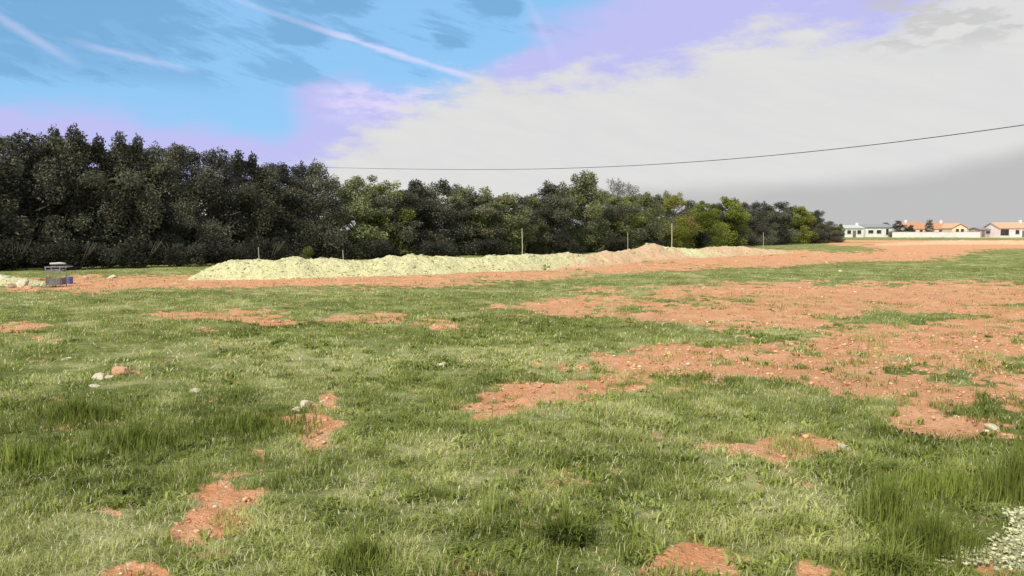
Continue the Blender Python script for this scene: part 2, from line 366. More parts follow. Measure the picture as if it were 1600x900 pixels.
# ---------------------------------------------------------------- ground sheet
def build_ground():
    ang = np.concatenate([np.linspace(-180, -48, 60)[:-1], np.linspace(-48, 48, 640), np.linspace(48, 180, 60)[1:-1]])
    ang = np.radians(ang); na = len(ang)
    rad = np.concatenate([[.05], np.geomspace(.3, 2.2, 14)[:-1], 2.2 * 1.0125 ** np.arange(0, 590)]); nr = len(rad)
    rad = np.append(rad, 6000.); nr += 1
    Rr, A = np.meshgrid(rad, ang, indexing='ij'); X = Rr * np.sin(A); Y = Rr * np.cos(A)
    X, Y = X.ravel(), Y.ravel(); soil, tone, grav = masks(X, Y)
    d = np.hypot(X, Y); nf = 1 - np.clip((d - 25) / 30, 0, 1)
    clod = (fbm(X, Y, 7, 4, 50) - .5) * .075 * np.clip(soil, 0, 1) * nf
    tus = (fbm(X, Y, 3.1, 3, 60) - .45) * .06 * np.clip(1 - soil, 0, 1) * np.clip(d / 8, .4, 1) * (1 - np.clip((d - 70) / 40, 0, 1))
    Z = gh(X, Y) + clod - .02 * np.clip(soil, 0, 1) * nf + tus + grav * .06 + grav * (fbm(X, Y, 9, 3, 70) - .5) * .05
    i, j = np.meshgrid(np.arange(nr - 1), np.arange(na), indexing='ij'); j2 = (j + 1) % na
    q = np.stack([i * na + j, i * na + j2, (i + 1) * na + j2, (i + 1) * na + j], -1).reshape(-1, 4)[:, ::-1]
    # close the hub
    me = mesh_np('ground', np.stack([X, Y, Z], 1), np.concatenate([q.ravel(), np.arange(na)]), np.concatenate([np.full(len(q), 4), [na]]),
                 mat=M['ground'], attrs={'soil': soil, 'tone': tone, 'gravel': grav}, smooth=True)
    tag(link('ground', me), kind='structure')
build_ground()

# ---------------------------------------------------------------- earth banks
def build_bank(pts, width, name, label, seed, orange, lift=0.):
    """pts: (px, foot_y, crest_y); a heaped bank of earth standing on the ground"""
    P = np.array(pts, float); n = 900; ncr = 46
    s = np.linspace(P[0, 0], P[-1, 0], n)
    fy = np.interp(s, P[:, 0], P[:, 1]); cy = np.interp(s, P[:, 0], P[:, 2])
    fx_, fY = g2(s, fy)
    k = np.ones(41) / 41
    sm = lambda a: np.convolve(np.pad(a, 20, mode='edge'), k, 'valid')
    fx_, fY = sm(fx_), sm(fY)
    D = fY + width * .45
    hc = np.maximum(CAMH - (cy - 362) / F * D, 0.02)
    tx, ty = np.gradient(fx_), np.gradient(fY); L = np.hypot(tx, ty); nx, ny = -ty / L, tx / L     # pointing away from the viewer
    t = np.linspace(0, 1, ncr); prof_ = np.interp(t, [0, .12, .3, .45, .55, .75, 1], [0, .28, .75, 1, .98, .5, 0])
    T, _ = np.meshgrid(t, s, indexing='ij'); W = T * width
    X = fx_[None] + nx[None] * W; Y = fY[None] + ny[None] * W; Hh = hc[None] * prof_[:, None]
    Xf, Yf = X.ravel(), Y.ravel()
    edge = (np.minimum(1, prof_[:, None] * 2.0) * np.ones((1, n))).ravel()
    jit = ((fbm(Xf, Yf, .7, 4, seed) - .5) * .34 + (fbm(Xf, Yf, 2.6, 4, seed + 9) - .5) * .19) * edge * np.clip(Hh.max(0)[None].repeat(ncr, 0).ravel() / .5, .25, 1)
    wob = (fbm(Xf, Yf, .5, 3, seed + 3) - .5) * .9
    Z = gh(Xf, Yf) + Hh.ravel() + jit - .03 - .02 * (edge < .1)
    endf = np.clip(np.minimum(np.arange(n), n - 1 - np.arange(n)) / (n * .03), 0, 1); Z = Z - np.tile((1 - endf) * .35, ncr)
    Xf = Xf + nx[None].repeat(ncr, 0).ravel() * wob; Yf = Yf + ny[None].repeat(ncr, 0).ravel() * wob
    i, j = np.meshgrid(np.arange(ncr - 1), np.arange(n - 1), indexing='ij')
    q = np.stack([i * n + j, i * n + j + 1, (i + 1) * n + j + 1, (i + 1) * n + j], -1).reshape(-1)
    og = np.interp(np.tile(s, ncr), [o[0] for o in orange], [o[1] for o in orange]) + np.clip(.5 - T.ravel() * 3, 0, .5) * .5
    me = mesh_np(name, np.stack([Xf, Yf, Z], 1), q, np.full(len(q) // 4, 4), mat=M['bank'], attrs={'orange': og}, smooth=True)
    return tag(link(name, me), label, 'earth bank', 'banks of excavated earth'), (Xf.reshape(ncr, n), Yf.reshape(ncr, n), Z.reshape(ncr, n))
bank, BG = build_bank([(262, 436, 434), (290, 436, 424), (318, 436, 411), (345, 436, 405), (400, 436, 405), (440, 436, 409), (475, 435, 404), (520, 434, 405), (570, 433, 408), (610, 432, 406), (650, 430, 401), (700, 428, 399), (745, 426, 400), (800, 424, 396),
                       (845, 421, 395), (900, 418, 396), (960, 414, 394), (1000, 410, 392), (1040, 407, 387), (1060, 406, 381), (1085, 404, 386), (1130, 402, 388), (1165, 400, 385), (1195, 398, 384), (1230, 396, 389), (1265, 394, 391)],
                      3.4, 'earth_bank', 'long pale yellow bank of heaped earth running along the foot of the wood', 3,
                      [(262, .25), (380, .1), (600, .1), (850, .15), (930, .6), (1040, .75), (1100, .35), (1170, .8), (1265, .7)])
bank2, BG2 = build_bank([(1350, 384, 384), (1390, 384, 381.5), (1430, 383, 378.5), (1480, 382, 376.5), (1520, 382, 375), (1570, 382, 376), (1600, 382, 375.5), (1660, 382, 376), (1720, 382, 381)],
                        5.0, 'earth_bank', 'low orange earth bank in front of the far white houses', 33, [(1372, .8), (1720, .8)])
bank3, BG3 = build_bank([(-140, 446, 440), (-90, 446, 434), (-30, 446, 430), (0, 446, 434), (20, 446, 436), (42, 446, 441), (60, 446, 444), (72, 446, 445)],
                        2.2, 'earth_bank', 'small pale earth bank at the left edge below the dark wood', 77, [(-140, .1), (112, .3)])

# loose clods and gravel: nobody could count them
def blob_template(seed):
    r = np.random.default_rng(seed)
    import bmesh
    bm = bmesh.new(); bmesh.ops.create_icosphere(bm, subdivisions=1, radius=1)
    V = np.array([v.co[:] for v in bm.verts]); Fc = np.array([[v.index for v in f.verts] for f in bm.faces]); bm.free()
    V *= (1 + (r.random((len(V), 1)) - .5) * .8); V *= np.array([1, .75, .5]); return V, Fc
def scatter_blobs(name, X, Y, Z, S, C, mat, label, cat):
    T = [blob_template(i) for i in range(6)]; Vs, Fs, Cs = [], [], []; off = 0
    k = rng.integers(0, 6, len(X)); a = rng.random(len(X)) * 6.283
    for t in range(6):
        V, Fc = T[t]; m_ = k == t; n = m_.sum()
        if not n: continue
        ca, sa = np.cos(a[m_])[:, None], np.sin(a[m_])[:, None]
        vx = V[None, :, 0] * ca - V[None, :, 1] * sa; vy = V[None, :, 0] * sa + V[None, :, 1] * ca; vz = np.repeat(V[None, :, 2], n, 0)
        s = S[m_][:, None]; P = np.stack([X[m_][:, None] + vx * s, Y[m_][:, None] + vy * s, Z[m_][:, None] + vz * s], -1).reshape(-1, 3)
        f = (Fc[None] + (np.arange(n) * len(V))[:, None, None]).reshape(-1) + off
        Vs.append(P); Fs.append(f); Cs.append(np.repeat(C[m_], len(V), 0)); off += n * len(V)
    F_ = np.concatenate(Fs)
    me = mesh_np(name, np.concatenate(Vs), F_, np.full(len(F_) // 3, 3), cols=np.concatenate(Cs), mat=mat)
    return tag(link(name, me), label, cat, kind='stuff')
mm, tt, oo = new_mat('clods'); bsdf(tt, oo, tt.node('ShaderNodeAttribute', attribute_name='col').outputs['Color'], .95, tt.noise(tt.node('ShaderNodeTexCoord').outputs['Object'], 30, 4), .6, .01, spec=.1); M['clod'] = mm
def polar(n, r0, r1, a0=-46, a1=46, p=1.0):
    a = np.radians(rng.uniform(a0, a1, n)); r = (r0 ** (2 * p) + rng.random(n) * (r1 ** (2 * p) - r0 ** (2 * p))) ** (1 / (2 * p))
    return r * np.sin(a), r * np.cos(a)
def clods():
    X1, Y1 = polar(26000, 3, 16, p=.6); X2, Y2 = polar(26000, 14, 75, p=.5)
    X, Y = np.r_[X1, X2], np.r_[Y1, Y2]; s, t, g = masks(X, Y); d = np.hypot(X, Y)
    k = (s > .35); X, Y, d = X[k], Y[k], d[k]
    S = rng.lognormal(-4.85, .6, len(X)) * (1 + d / 26); S = np.minimum(S, .022 + d * .0014)
    base = np.array([.66, .38, .22]) * rng.uniform(.45, 1.3, (len(X), 1)); pl = rng.random(len(X)) < .10; base[pl] = np.array([.68, .62, .46]) * rng.uniform(.8, 1.05, (pl.sum(), 1))
    scatter_blobs('soil_clods', X, Y, gh(X, Y) - .012 + S * .05, S, base, M['clod'], 'loose reddish clods scattered over the bare soil', 'soil')
    X, Y = polar(60000, 3.4, 7.5, 20, 46, .6); s, t, g = masks(X, Y); k = (g > .3) & (rng.random(len(X)) < g * .9); X, Y = X[k], Y[k]
    S = np.minimum(rng.lognormal(-4.9, .5, len(X)), .03); base = np.array([.56, .56, .33]) * rng.uniform(.45, 1.2, (len(X), 1))
    scatter_blobs('gravel', X, Y, gh(X, Y) + .06 * np.clip(field(*to_px(X, Y), GRAVEL), 0, 1) + .01, S, base, M['clod'], 'pale gravel lying at the bottom right corner', 'gravel')
    # clods on the banks
    for G_, n_, par, cc in ((BG, 3500, bank, (.62, .61, .34)), (BG2, 700, bank2, (.66, .46, .30)), (BG3, 300, bank3, (.66, .64, .46))):
        i = rng.integers(0, 26, n_); j = rng.integers(5, G_[0].shape[1] - 5, n_)
        X, Y, Z = G_[0][i, j], G_[1][i, j], G_[2][i, j]; S = np.minimum(rng.lognormal(-3.7, .6, n_), .18)
        base = np.array(cc) * rng.uniform(.45, 1.1, (n_, 1))
        o = scatter_blobs('clod', X, Y, Z, S, base, M['clod'], None, None); o.name = 'loose_clods'; o.parent = par
        del o['kind']; o['kind'] = 'stuff'
clods()

# ---------------------------------------------------------------- grass
GC = np.array([[.105, .140, .022], [.225, .275, .050], [.345, .39, .10], [.58, .59, .25]])
def ramp(t):
    t = np.clip(t, 0, 1) * 3; i = np.minimum(t.astype(int), 2); f = (t - i)[:, None]
    return GC[i] * (1 - f) + GC[i + 1] * f
def blades(X, Y, Z, H, Wd, lean, cols, bend=.5):
    n = len(X); a = rng.random(n) * 6.283; b = a + 1.571 + rng.normal(0, .5, n)
    dx, dy = np.cos(a) * Wd * .5, np.sin(a) * Wd * .5; lx, ly = np.cos(b) * lean * H, np.sin(b) * lean * H
    V = np.empty((n, 5, 3))
    V[:, 0] = np.stack([X - dx, Y - dy, Z - .01], 1); V[:, 1] = np.stack([X + dx, Y + dy, Z - .01], 1)
    V[:, 2] = np.stack([X + dx * .8 + lx * .35, Y + dy * .8 + ly * .35, Z + H * .55], 1); V[:, 3] = np.stack([X - dx * .8 + lx * .35, Y - dy * .8 + ly * .35, Z + H * .55], 1)
    V[:, 4] = np.stack([X + lx, Y + ly, Z + H * (1 - .35 * np.clip(lean, 0, 1))], 1)
    o = (np.arange(n) * 5)[:, None]
    Fc = np.concatenate([o + np.array([[0, 1, 2, 3]]), o + np.array([[3, 2, 4]])], 1).reshape(-1)
    return V.reshape(-1, 3), Fc, np.tile([4, 3], n), np.repeat(cols, 5, 0)
def join(parts):
    Vs, Fs, Ls, Cs = [], [], [], []; off = 0
    for V, Fc, L, C_ in parts: Vs.append(V); Fs.append(Fc + off); Ls.append(L); Cs.append(C_); off += len(V)
    return np.concatenate(Vs), np.concatenate(Fs), np.concatenate(Ls), np.concatenate(Cs)
def grass():
    parts = []
    for n, r0, r1, p, h0, wd in ((420000, 2.6, 9.5, .62, .075, .0042), (300000, 9, 22, .6, .06, .0085), (200000, 21, 62, .55, .05, .018)):
        X, Y = polar(n, r0, r1, p=p)
        cl = fbm(X, Y, 5.0 if r0 < 5 else 2.2, 3, 90)                    # clumps
        s, t, g = masks(X, Y)
        keep = rng.random(n) < np.clip((1 - s * 1.7), .0, 1) * np.clip((cl - .30) * 4.2, .10, 1) * np.clip(1 - g * 1.3, .03, 1)
        keep |= (rng.random(n) < .035)
        keep &= ~((s > .5) & (rng.random(n) < .6))
        keep |= (s > .45) & (fbm(X, Y, 2.6, 3, 160) > .62) & (rng.random(n) < .5)
        X, Y, cl, s, t = X[keep], Y[keep], cl[keep], s[keep], t[keep]; n = len(X)
        big = fbm(X, Y, .8, 3, 120)
        H = h0 * (.22 + 1.0 * np.clip(cl - .25, 0, .6) * 1.6) * rng.lognormal(0, .35, n) * (.7 + .9 * np.clip(big - .3, 0, 1)) * (1.1 - .3 * t)
        tall = rng.random(n) < .006; H[tall] *= 2.6
        C_ = ramp(t * .86 + (cl - .5) * .35 + rng.normal(0, .15, n) + .05 + .04 * (r0 > 8)); C_[tall] = np.array([.36, .35, .15]) * rng.uniform(.7, 1.1, (tall.sum(), 1))
        straw = rng.random(n) < .12; C_[straw] = np.array([.56, .53, .30]) * rng.uniform(.6, 1.1, (straw.sum(), 1))
        parts.append(blades(X, Y, gh(X, Y), H, wd * rng.uniform(.6, 1.5, n), rng.uniform(.15, 1.3, n), C_))
    # dead straw lying in and over the sward
    for n, r0, r1, wd, L0 in ((70000, 2.6, 11, .0035, .03), (60000, 10, 40, .009, .05)):
        X, Y = polar(n, r0, r1, p=.6); s, t, g = masks(X, Y); k = (rng.random(n) < .25 + 1.1 * t * (fbm(X, Y, 1.7, 3, 170) > .46)) & (s < .7); X, Y = X[k], Y[k]; n = len(X)
        parts.append(blades(X, Y, gh(X, Y) + rng.uniform(.01, .04, n), rng.uniform(.3, 1, n) * L0, wd * rng.uniform(.6, 1.4, n), rng.uniform(1.2, 3.2, n), np.array([.70, .67, .42]) * rng.uniform(.5, 1.15, (n, 1))))
    # clustered broad-leaved weeds close by
    X, Y = polar(5200, 2.8, 16, p=.7); s, t, g = masks(X, Y); k = (s < .5) & (fbm(X, Y, .7, 3, 140) > .47); X, Y, t = X[k], Y[k], t[k]
    m_ = 12; n = len(X) * m_; a = rng.random(n) * 6.283; r = rng.uniform(.0, .07, n)
    XX = np.repeat(X, m_) + np.cos(a) * r; YY = np.repeat(Y, m_) + np.sin(a) * r
    parts.append(blades(XX, YY, gh(XX, YY), rng.uniform(.025, .08, n), rng.uniform(.010, .022, n), rng.uniform(.5, 1.6, n), ramp(np.repeat(np.clip(t + rng.normal(0, .12, len(t)), 0, 1), m_) * .85 + rng.normal(0, .08, n))))
    V, Fc, L, C_ = join(parts)
    tag(link('grass', mesh_np('grass', V, Fc, L, cols=C_, mat=M['blade'])), 'short patchy grass and weeds covering the field', 'grass', kind='stuff')
grass()
def tuft(px, py, n, rad, h, wd, tone, label, lean=.5, cat='grass tuft', name='grass_tuft', stand=1):
    x, y = g2(px, py); z = ghf(x, y)
    r = rad * np.minimum(np.abs(rng.normal(0, .5, n)), .5 + .45 * rng.random(n)); a = rng.random(n) * 6.283; X = np.cos(a) * r * 1.2; Y = np.sin(a) * r
    H = h * rng.lognormal(0, .3, n) * (.45 + 1.1 * fbm(X + x, Y + y, 7, 3, 200)) * np.clip(1.15 - .5 * r / rad, .3, 2)
    Z = gh(X + x, Y + y) - z
    V, Fc, L, C_ = blades(X, Y, Z, H, wd * rng.uniform(.6, 1.4, n), rng.uniform(.05, lean, n), ramp(tone + rng.normal(0, .1, n)))
    o = link(name, mesh_np(name, V, Fc, L, cols=C_, mat=M['blade']), loc=(x, y, z)); tag(o, label, cat, 'clumps of taller grass')
tuft(1452, 850, 1700, .36, .145, .0048, .30, 'dark green clump of tall grass left of the gravel at lower right')
tuft(1478, 765, 1100, .38, .13, .005, .33, 'dark clump of tall grass just above the gravel, left of the right edge')
tuft(1592, 778, 800, .22, .25, .0055, .36, 'tallest reedy grass clump at the right edge behind the gravel', .35)
tuft(1385, 800, 1100, .22, .17, .006, .36, 'thinner green grass clump left of the tall dark clumps at lower right')
tuft(885, 842, 420, .14, .13, .012, .12, 'dark spreading clump of broad blades left of the small bare patch at bottom', 1.5)
tuft(1390, 885, 700, .16, .14, .009, .42, 'low leafy weed clump at the bottom edge left of the gravel', 1.2)
tuft(120, 650, 1300, .62, .13, .008, .30, 'wide dark grass clump at left below the pale stones')
tuft(215, 690, 900, .5, .12, .008, .26, 'dark grass clump at left, right of the widest clump')
tuft(40, 720, 900, .5, .13, .008, .30, 'dark grass clump touching the left edge')
tuft(390, 665, 1300, .66, .09, .009, .20, 'broad dark green grass clump left of the bare soil patch')
tuft(560, 880, 900, .2, .13, .006, .45, 'small green grass clump at the bottom, centre left')
tuft(770, 800, 120, .09, .17, .004, .62, 'thin upright grass stems standing near the bottom centre', .3)

# ---------------------------------------------------------------- stones
def stone(px, py, w_, mat, label, flat=.6, seed=0, group='stones lying in the field', cat='stone', sy=.8, yaw=0):
    import bmesh
    x, y = g2(px, py); z = ghf(x, y); bm = bmesh.new(); bmesh.ops.create_icosphere(bm, subdivisions=3, radius=1)
    r = random.Random(seed); ps = [np.array([r.gauss(0, 1) for _ in range(3)]) for _ in range(13)]; ps = [p / np.linalg.norm(p) for p in ps]; ds = [r.uniform(.5, .82) for _ in ps]
    for v in bm.verts:
        c_ = np.array(v.co[:])
        for p, d in zip(ps, ds):
            k = c_ @ p
            if k > d: c_ = c_ - p * (k - d) * .92
        c_ = c_ * (1 + .04 * r.uniform(-1, 1)); v.co = (c_[0] * w_ / 2, c_[1] * w_ / 2 * sy, c_[2] * w_ / 2 * flat)
    me = bpy.data.meshes.new('stone'); bm.to_mesh(me); bm.free(); me.materials.append(mat)
    o = link('stone', me, loc=(x, y, z + w_ * flat * .16)); o.rotation_euler = (r.uniform(-.25, .25), r.uniform(-.3, .3), r.uniform(0, 6.28)); tag(o, label, cat, group)
stone(189, 584, .25, M['orange_stone'], 'orange stone beside the pale broken stones at left', .62, 1)
stone(155, 592, .2, M['stone'], 'pale stone just left of the orange stone', .5, 2)
stone(172, 592, .14, M['stone'], 'small pale stone between the orange stone and the larger pale one', .6, 3)
stone(148, 603, .16, M['stone'], 'flat pale stone lying lowest of the pale stones at left', .35, 4)
stone(104, 563, .17, M['stone'], 'pale stone lying alone left of the stone cluster', .5, 5)
stone(303, 608, .18, M['stone'], 'flat pale stone in the grass right of the stone cluster', .35, 6)
stone(476, 632, .16, M['stone'], 'pale stone at the top of the left bare soil patch', .7, 7)
stone(463, 637, .12, M['stone'], 'smaller pale stone left of the stone above the soil patch', .6, 8)
stone(1552, 671, .19, M['stone'], 'pale flat stone near the right edge below the bare soil', .4, 9)
stone(1318, 693, .13, M['stone'], 'small pale stone right of the lower bare soil patch at right', .5, 10)
stone(1120, 438, .5, M['stone'], 'small pale stone in the green strip beyond the bare soil', .5, 12) if False else None
stone(1313, 425, .26, M['stone'], 'pale stone in the far green strip, right of the bank end', .55, 13)
stone(848, 688, .07, M['stone'], 'little pale stone in the grass right of centre', .5, 14)
stone(690, 568, .17, M['stone'], 'pale flat stone in the grass at mid distance, left of centre', .35, 15)
stone(1568, 846, .10, M['stone'], 'largest pale stone lying on the gravel', .5, 16)
rg = 'stones by the wood at the left edge'
stone(4, 442, .75, M['stone'], 'large pale boulder on the small bank at the left edge', .9, 21, rg, 'boulder')
stone(18, 447, .42, M['stone'], 'pale stone in front of the boulder at the left edge', .6, 22, rg)
stone(36, 446, .55, M['stone'], 'rounded pale stone between the left edge and the steel cage', .7, 23, rg)
stone(44, 449, .30, M['orange_stone'], 'orange tinted stone left of the steel cage', .5, 24, rg)
stone(69, 446, .32, M['stone'], 'pale stone right against the left side of the steel cage', .7, 25, rg)
stone(174, 434, .42, M['stone'], 'pale stone on the grass strip right of the steel cage', .4, 26, rg)
stone(134, 436, .26, M['stone'], 'small grey stone a little right of the blue drum', .7, 27, rg)

# ---------------------------------------------------------------- steel cage, drum
def cage():
    x, y = g2(88, 446); z = ghf(x, y)
    t = thing('steel_cage', 'grey steel frame cage with sheet sides standing by the wood at far left', 'cage', (x, y, z), .12); t.scale = (.54, .60, .76)
    for sx in (-.4, .4):
        for sy in (-.35, .35): MB().box((sx, sy, .40), (.045, .045, .80)).build('leg', M['steel'], t)
    top = MB()
    for sy in (-.35, .35): top.box((.18, sy, .822), (1.25, .04, .04))
    for sx in (-.42, .0, .42, .78): top.box((sx, 0, .822), (.038, .66, .036))
    top.build('top_frame', M['steel'], t)
    for sy in (-.377, .377):
        for zz in (.62, .70): MB().box((0, sy, zz), (.84, .012, .03)).build('rail', M['steel'], t)
    MB().box((-.0, -.388, .22), (.80, .008, .28)).build('front_panel', M['sheet'], t)
    MB().box((-.428, 0, .22), (.008, .62, .28)).build('side_panel', M['sheet'], t)
    MB().box((.428, 0, .22), (.008, .62, .28)).build('side_panel', M['sheet'], t)
    MB().box((0, 0, .10), (.76, .62, .03)).build('floor_panel', M['sheet'], t)
    b = MB().tube([(-.12, -.1, .722), (.1, .08, .727), (.28, .06, .722)], [.03, .04, .025], 9).build('bundle', M['palepl'], None, (x, y, z), True)
    tag(b, 'pale rolled bundle lying on top of the steel cage', 'bundle')
    x2, y2 = g2(107, 441); z2 = ghf(x2, y2)
    d = thing('plastic_drum', 'small violet blue drum on the ground right of the steel cage', 'drum', (x2, y2, z2))
    pr = [(.0, .19), (.03, .205), (.10, .20), (.12, .21), (.14, .20), (.26, .20), (.28, .21), (.30, .20), (.36, .19)]
    d.scale = (.7, .7, .6)
    MB().tube([(0, 0, a) for a, _ in pr], [r for _, r in pr], 18).build('body', M['bluep'], d, smooth=False)
    MB().tube([(0, 0, .362), (0, 0, .385)], .175, 18).build('lid', M['sheet'], d)
cage()

# ---------------------------------------------------------------- stakes
def stake(px, top, D, label, th=.06, mat='wood'):
    x, y, zt = at_depth(px, top, D); z = ghf(x, y)
    h = zt - z; o = thing('stake', label, 'stake', (x, y, z), 0, 'stakes behind the earth bank')
    MB().tube([(0, 0, -.1), (.01, 0, h * .5), (-.01, .01, h - .02)], [th * .55, th * .5, th * .45], 8).build('shaft', M[mat], o)
    MB().tube([(-.01, .01, h - .02), (-.01, .01, h + .05)], [th * .55, th * .4], 8).build('cap', M['wood'], o)
stake(816, 358, 44, 'pale thin stake behind the bank in front of the middle of the wood', .05)
stake(1050, 350, 60, 'tall pale stake standing below the yellowish tree', .075)
stake(981, 364, 56, 'short faint stake between the two tall pale stakes', .04)
stake(1193, 364, 68, 'grey stake behind the right end of the bank', .045)
stake(536, 392, 37, 'short stake just behind the left half of the bank', .035)
stake(404, 388, 36, 'leftmost short stake rising above the left hump of the bank', .035)

# ---------------------------------------------------------------- overhead cable
def cable():
    ks = [(380, 262, 88), (520, 262, 76), (680, 265.5, 62), (800, 264.5, 54), (900, 261.5, 49), (1000, 257, 45), (1130, 248.5, 40.5), (1250, 239, 37), (1350, 230, 34.3), (1480, 214.5, 31.3), (1600, 197, 29), (1750, 172, 26.4), (1950, 135, 23.5)]
    P = np.array([at_depth(*k) for k in ks]); s = np.r_[0, np.cumsum(np.linalg.norm(np.diff(P[:, :2], axis=0), axis=1))]
    cx, cy, cz = np.polyfit(s, P[:, 0], 2), np.polyfit(s, P[:, 1], 2), np.polyfit(s, P[:, 2], 4)
    ss = np.linspace(0, s[-1], 140); pts = np.stack([np.polyval(cx, ss), np.polyval(cy, ss), np.polyval(cz, ss)], 1)
    tag(MB().tube([tuple(p) for p in pts], .017, 6).build('overhead_cable', M['cable'], smooth=True), 'thin dark overhead cable sagging across the pale sky', 'cable')
cable()

# ---------------------------------------------------------------- trees
def foliage_np(lobes, n, size, cols, colvar, droop=0, seed=0):
    r = np.random.default_rng(seed); L = np.array(lobes); vol = (L[:, 3] * L[:, 4]) ; k = r.choice(len(L), n, p=vol / vol.sum())
    d = r.normal(size=(n, 3)); d /= np.linalg.norm(d, axis=1)[:, None]; rad = r.random(n) ** .33 * (1 + r.normal(0, .13, n))
    P = L[k, :3] + d * rad[:, None] * np.stack([L[k, 3], L[k, 3], L[k, 4]], 1)
    u = r.normal(size=(n, 3)); u /= np.linalg.norm(u, axis=1)[:, None]; v = np.cross(u, r.normal(size=(n, 3))); v /= np.linalg.norm(v, axis=1)[:, None]
    s = size * r.uniform(.6, 1.4, n)[:, None]
    V = np.stack([P - u * s, P + v * s * .55, P + u * s * 1.1, P - v * s * .55], 1)
    lc = np.array(cols)[r.integers(0, len(cols), len(L))]
    C_ = lc[k] * r.uniform(1 - colvar, 1 + colvar, (n, 1))
    ok = P[:, 2] > .05
    V, C_ = V[ok], C_[ok]; n = len(V)
    return V.reshape(-1, 3), np.arange(n * 4), np.full(n, 4), np.repeat(C_, 4, 0)
def limb_paths(r, H, spread, nb=9):
    out = []; lean = r.uniform(-.06, .06)
    trunk = [(0, 0, -.15), (lean * H * .3, .0, H * .25), (lean * H * .7, .02 * H, H * .55), (lean * H, .0, H * .86)]
    out.append((trunk, [H * .022, H * .017, H * .011, H * .003]))
    for i in range(nb):
        t = r.uniform(.12, .75); a = r.uniform(0, 6.283); b0 = np.array([lean * H * t, 0, H * .86 * t]); l = spread * r.uniform(.6, 1.0) * (1.1 - .5 * t)
        e = b0 + np.array([math.cos(a) * l, math.sin(a) * l, H * r.uniform(.08, .25)]); m_ = (b0 + e) / 2 + np.array([0, 0, H * .02])
        out.append(([tuple(b0), tuple(m_), tuple(e)], [H * .010 * (1.1 - t), H * .006, H * .002]))
    return out
def tree_proto(kind, seed):
    r = random.Random(seed); H = 6.0; sp = 2.1
    cols = {'dark': [(.10, .104, .076), (.13, .134, .092), (.075, .078, .058), (.155, .155, .10)],
            'olive': [(.19, .215, .10), (.24, .26, .12), (.155, .17, .09), (.26, .28, .12)],
            'green': [(.27, .31, .05), (.22, .26, .045), (.32, .35, .07), (.17, .20, .04)],
            'mixed': [(.17, .18, .08), (.13, .135, .085), (.24, .26, .06), (.20, .20, .12), (.11, .115, .08)],
            'autumn': [(.30, .31, .05), (.33, .33, .07), (.22, .26, .04), (.36, .27, .09), (.25, .29, .05)],
            'thin': [(.34, .33, .30), (.28, .27, .25), (.24, .23, .20)]}[kind]
    lobes = []
    nl = {'thin': 16}.get(kind, 52)
    for i in range(nl):
        t = r.random(); z = .25 + t * (H - .8); env = sp * (1 - .72 * abs(t - .38) ** 1.6 * 1.5) * (.55 if t > .9 else 1)
        a = r.uniform(0, 6.283); q = env * math.sqrt(r.random()) * .82; s = r.uniform(.42, .85) * (1.15 - .45 * t)
        lobes.append((math.cos(a) * q, math.sin(a) * q, z, s, s * r.uniform(.65, 1.0)))
    for i in range(5):                                                       # uneven top sprays
        a = r.uniform(0, 6.283); q = r.uniform(0, .9); lobes.append((math.cos(a) * q, math.sin(a) * q, H - r.uniform(.15, .6), r.uniform(.22, .4), r.uniform(.3, .5)))
    n = {'thin': 2600}.get(kind, 21000)
    lf = .068 if kind == 'thin' else r.uniform(.048, .074)
    V, Fc, L_, C_ = foliage_np(lobes, int(n * (.068 / lf) ** 1.6), lf, cols, .25, seed=seed)
    crown = mesh_np('crown', V, Fc, L_, cols=C_, mat=M['leaf'])
    mb = MB()
    for p, rd in limb_paths(r, H, sp, 26 if kind == 'thin' else 12): mb.tube(p, rd, 6)
    if kind == 'thin':
        for i in range(120):
            t = r.uniform(.3, .98); a = r.uniform(0, 6.283); b0 = np.array([math.cos(a), math.sin(a), 0]) * r.uniform(0, 1.2) + np.array([0, 0, H * .86 * t]); e = b0 + np.array([math.cos(a) * .5, math.sin(a) * .5, r.uniform(.3, .9)])
            mb.tube([tuple(b0), tuple(e)], [.014, .004], 4)
    me = bpy.data.meshes.new('trunk'); me.from_pydata(mb.v, [], mb.f); me.materials.append(M['palebark' if kind == 'thin' else 'bark'])
    return crown, me
PROTO = {k: [tree_proto(k, s + 100 * i) for i in range(n)] for k, n, s in (('dark', 7, 1), ('olive', 3, 2), ('green', 2, 3), ('mixed', 2, 6), ('autumn', 1, 4), ('thin', 1, 5))}
LINE = [(-400, 31), (-150, 35), (0, 39), (200, 42), (400, 47), (600, 53), (800, 60), (1000, 72), (1100, 84), (1200, 104), (1310, 128), (1400, 160)]
def tree(px, top, kind, wpx, label, back=0., name='broadleaf_tree', cat='tree', group='trees of the wood', k=None, dd=None):
    D = (np.interp(px, [a for a, _ in LINE], [b for _, b in LINE]) if dd is None else dd) + back
    x, y, zt = at_depth(px, top, D); z = ghf(x, y); H = (zt - z) * (.955 if px < 500 else .995)
    pr = PROTO[kind]; crown, tr = pr[random.randrange(len(pr)) if k is None else k]
    t = thing(name, label, cat, (x, y, z), random.uniform(0, 6.283), group)
    s = wpx * D / F / 4.2
    s *= 1.12; t.scale = (s * random.uniform(.93, 1.07), s * random.uniform(.93, 1.07), H / 6.0)
    link('crown', crown, t); link('trunk', tr, t); return t
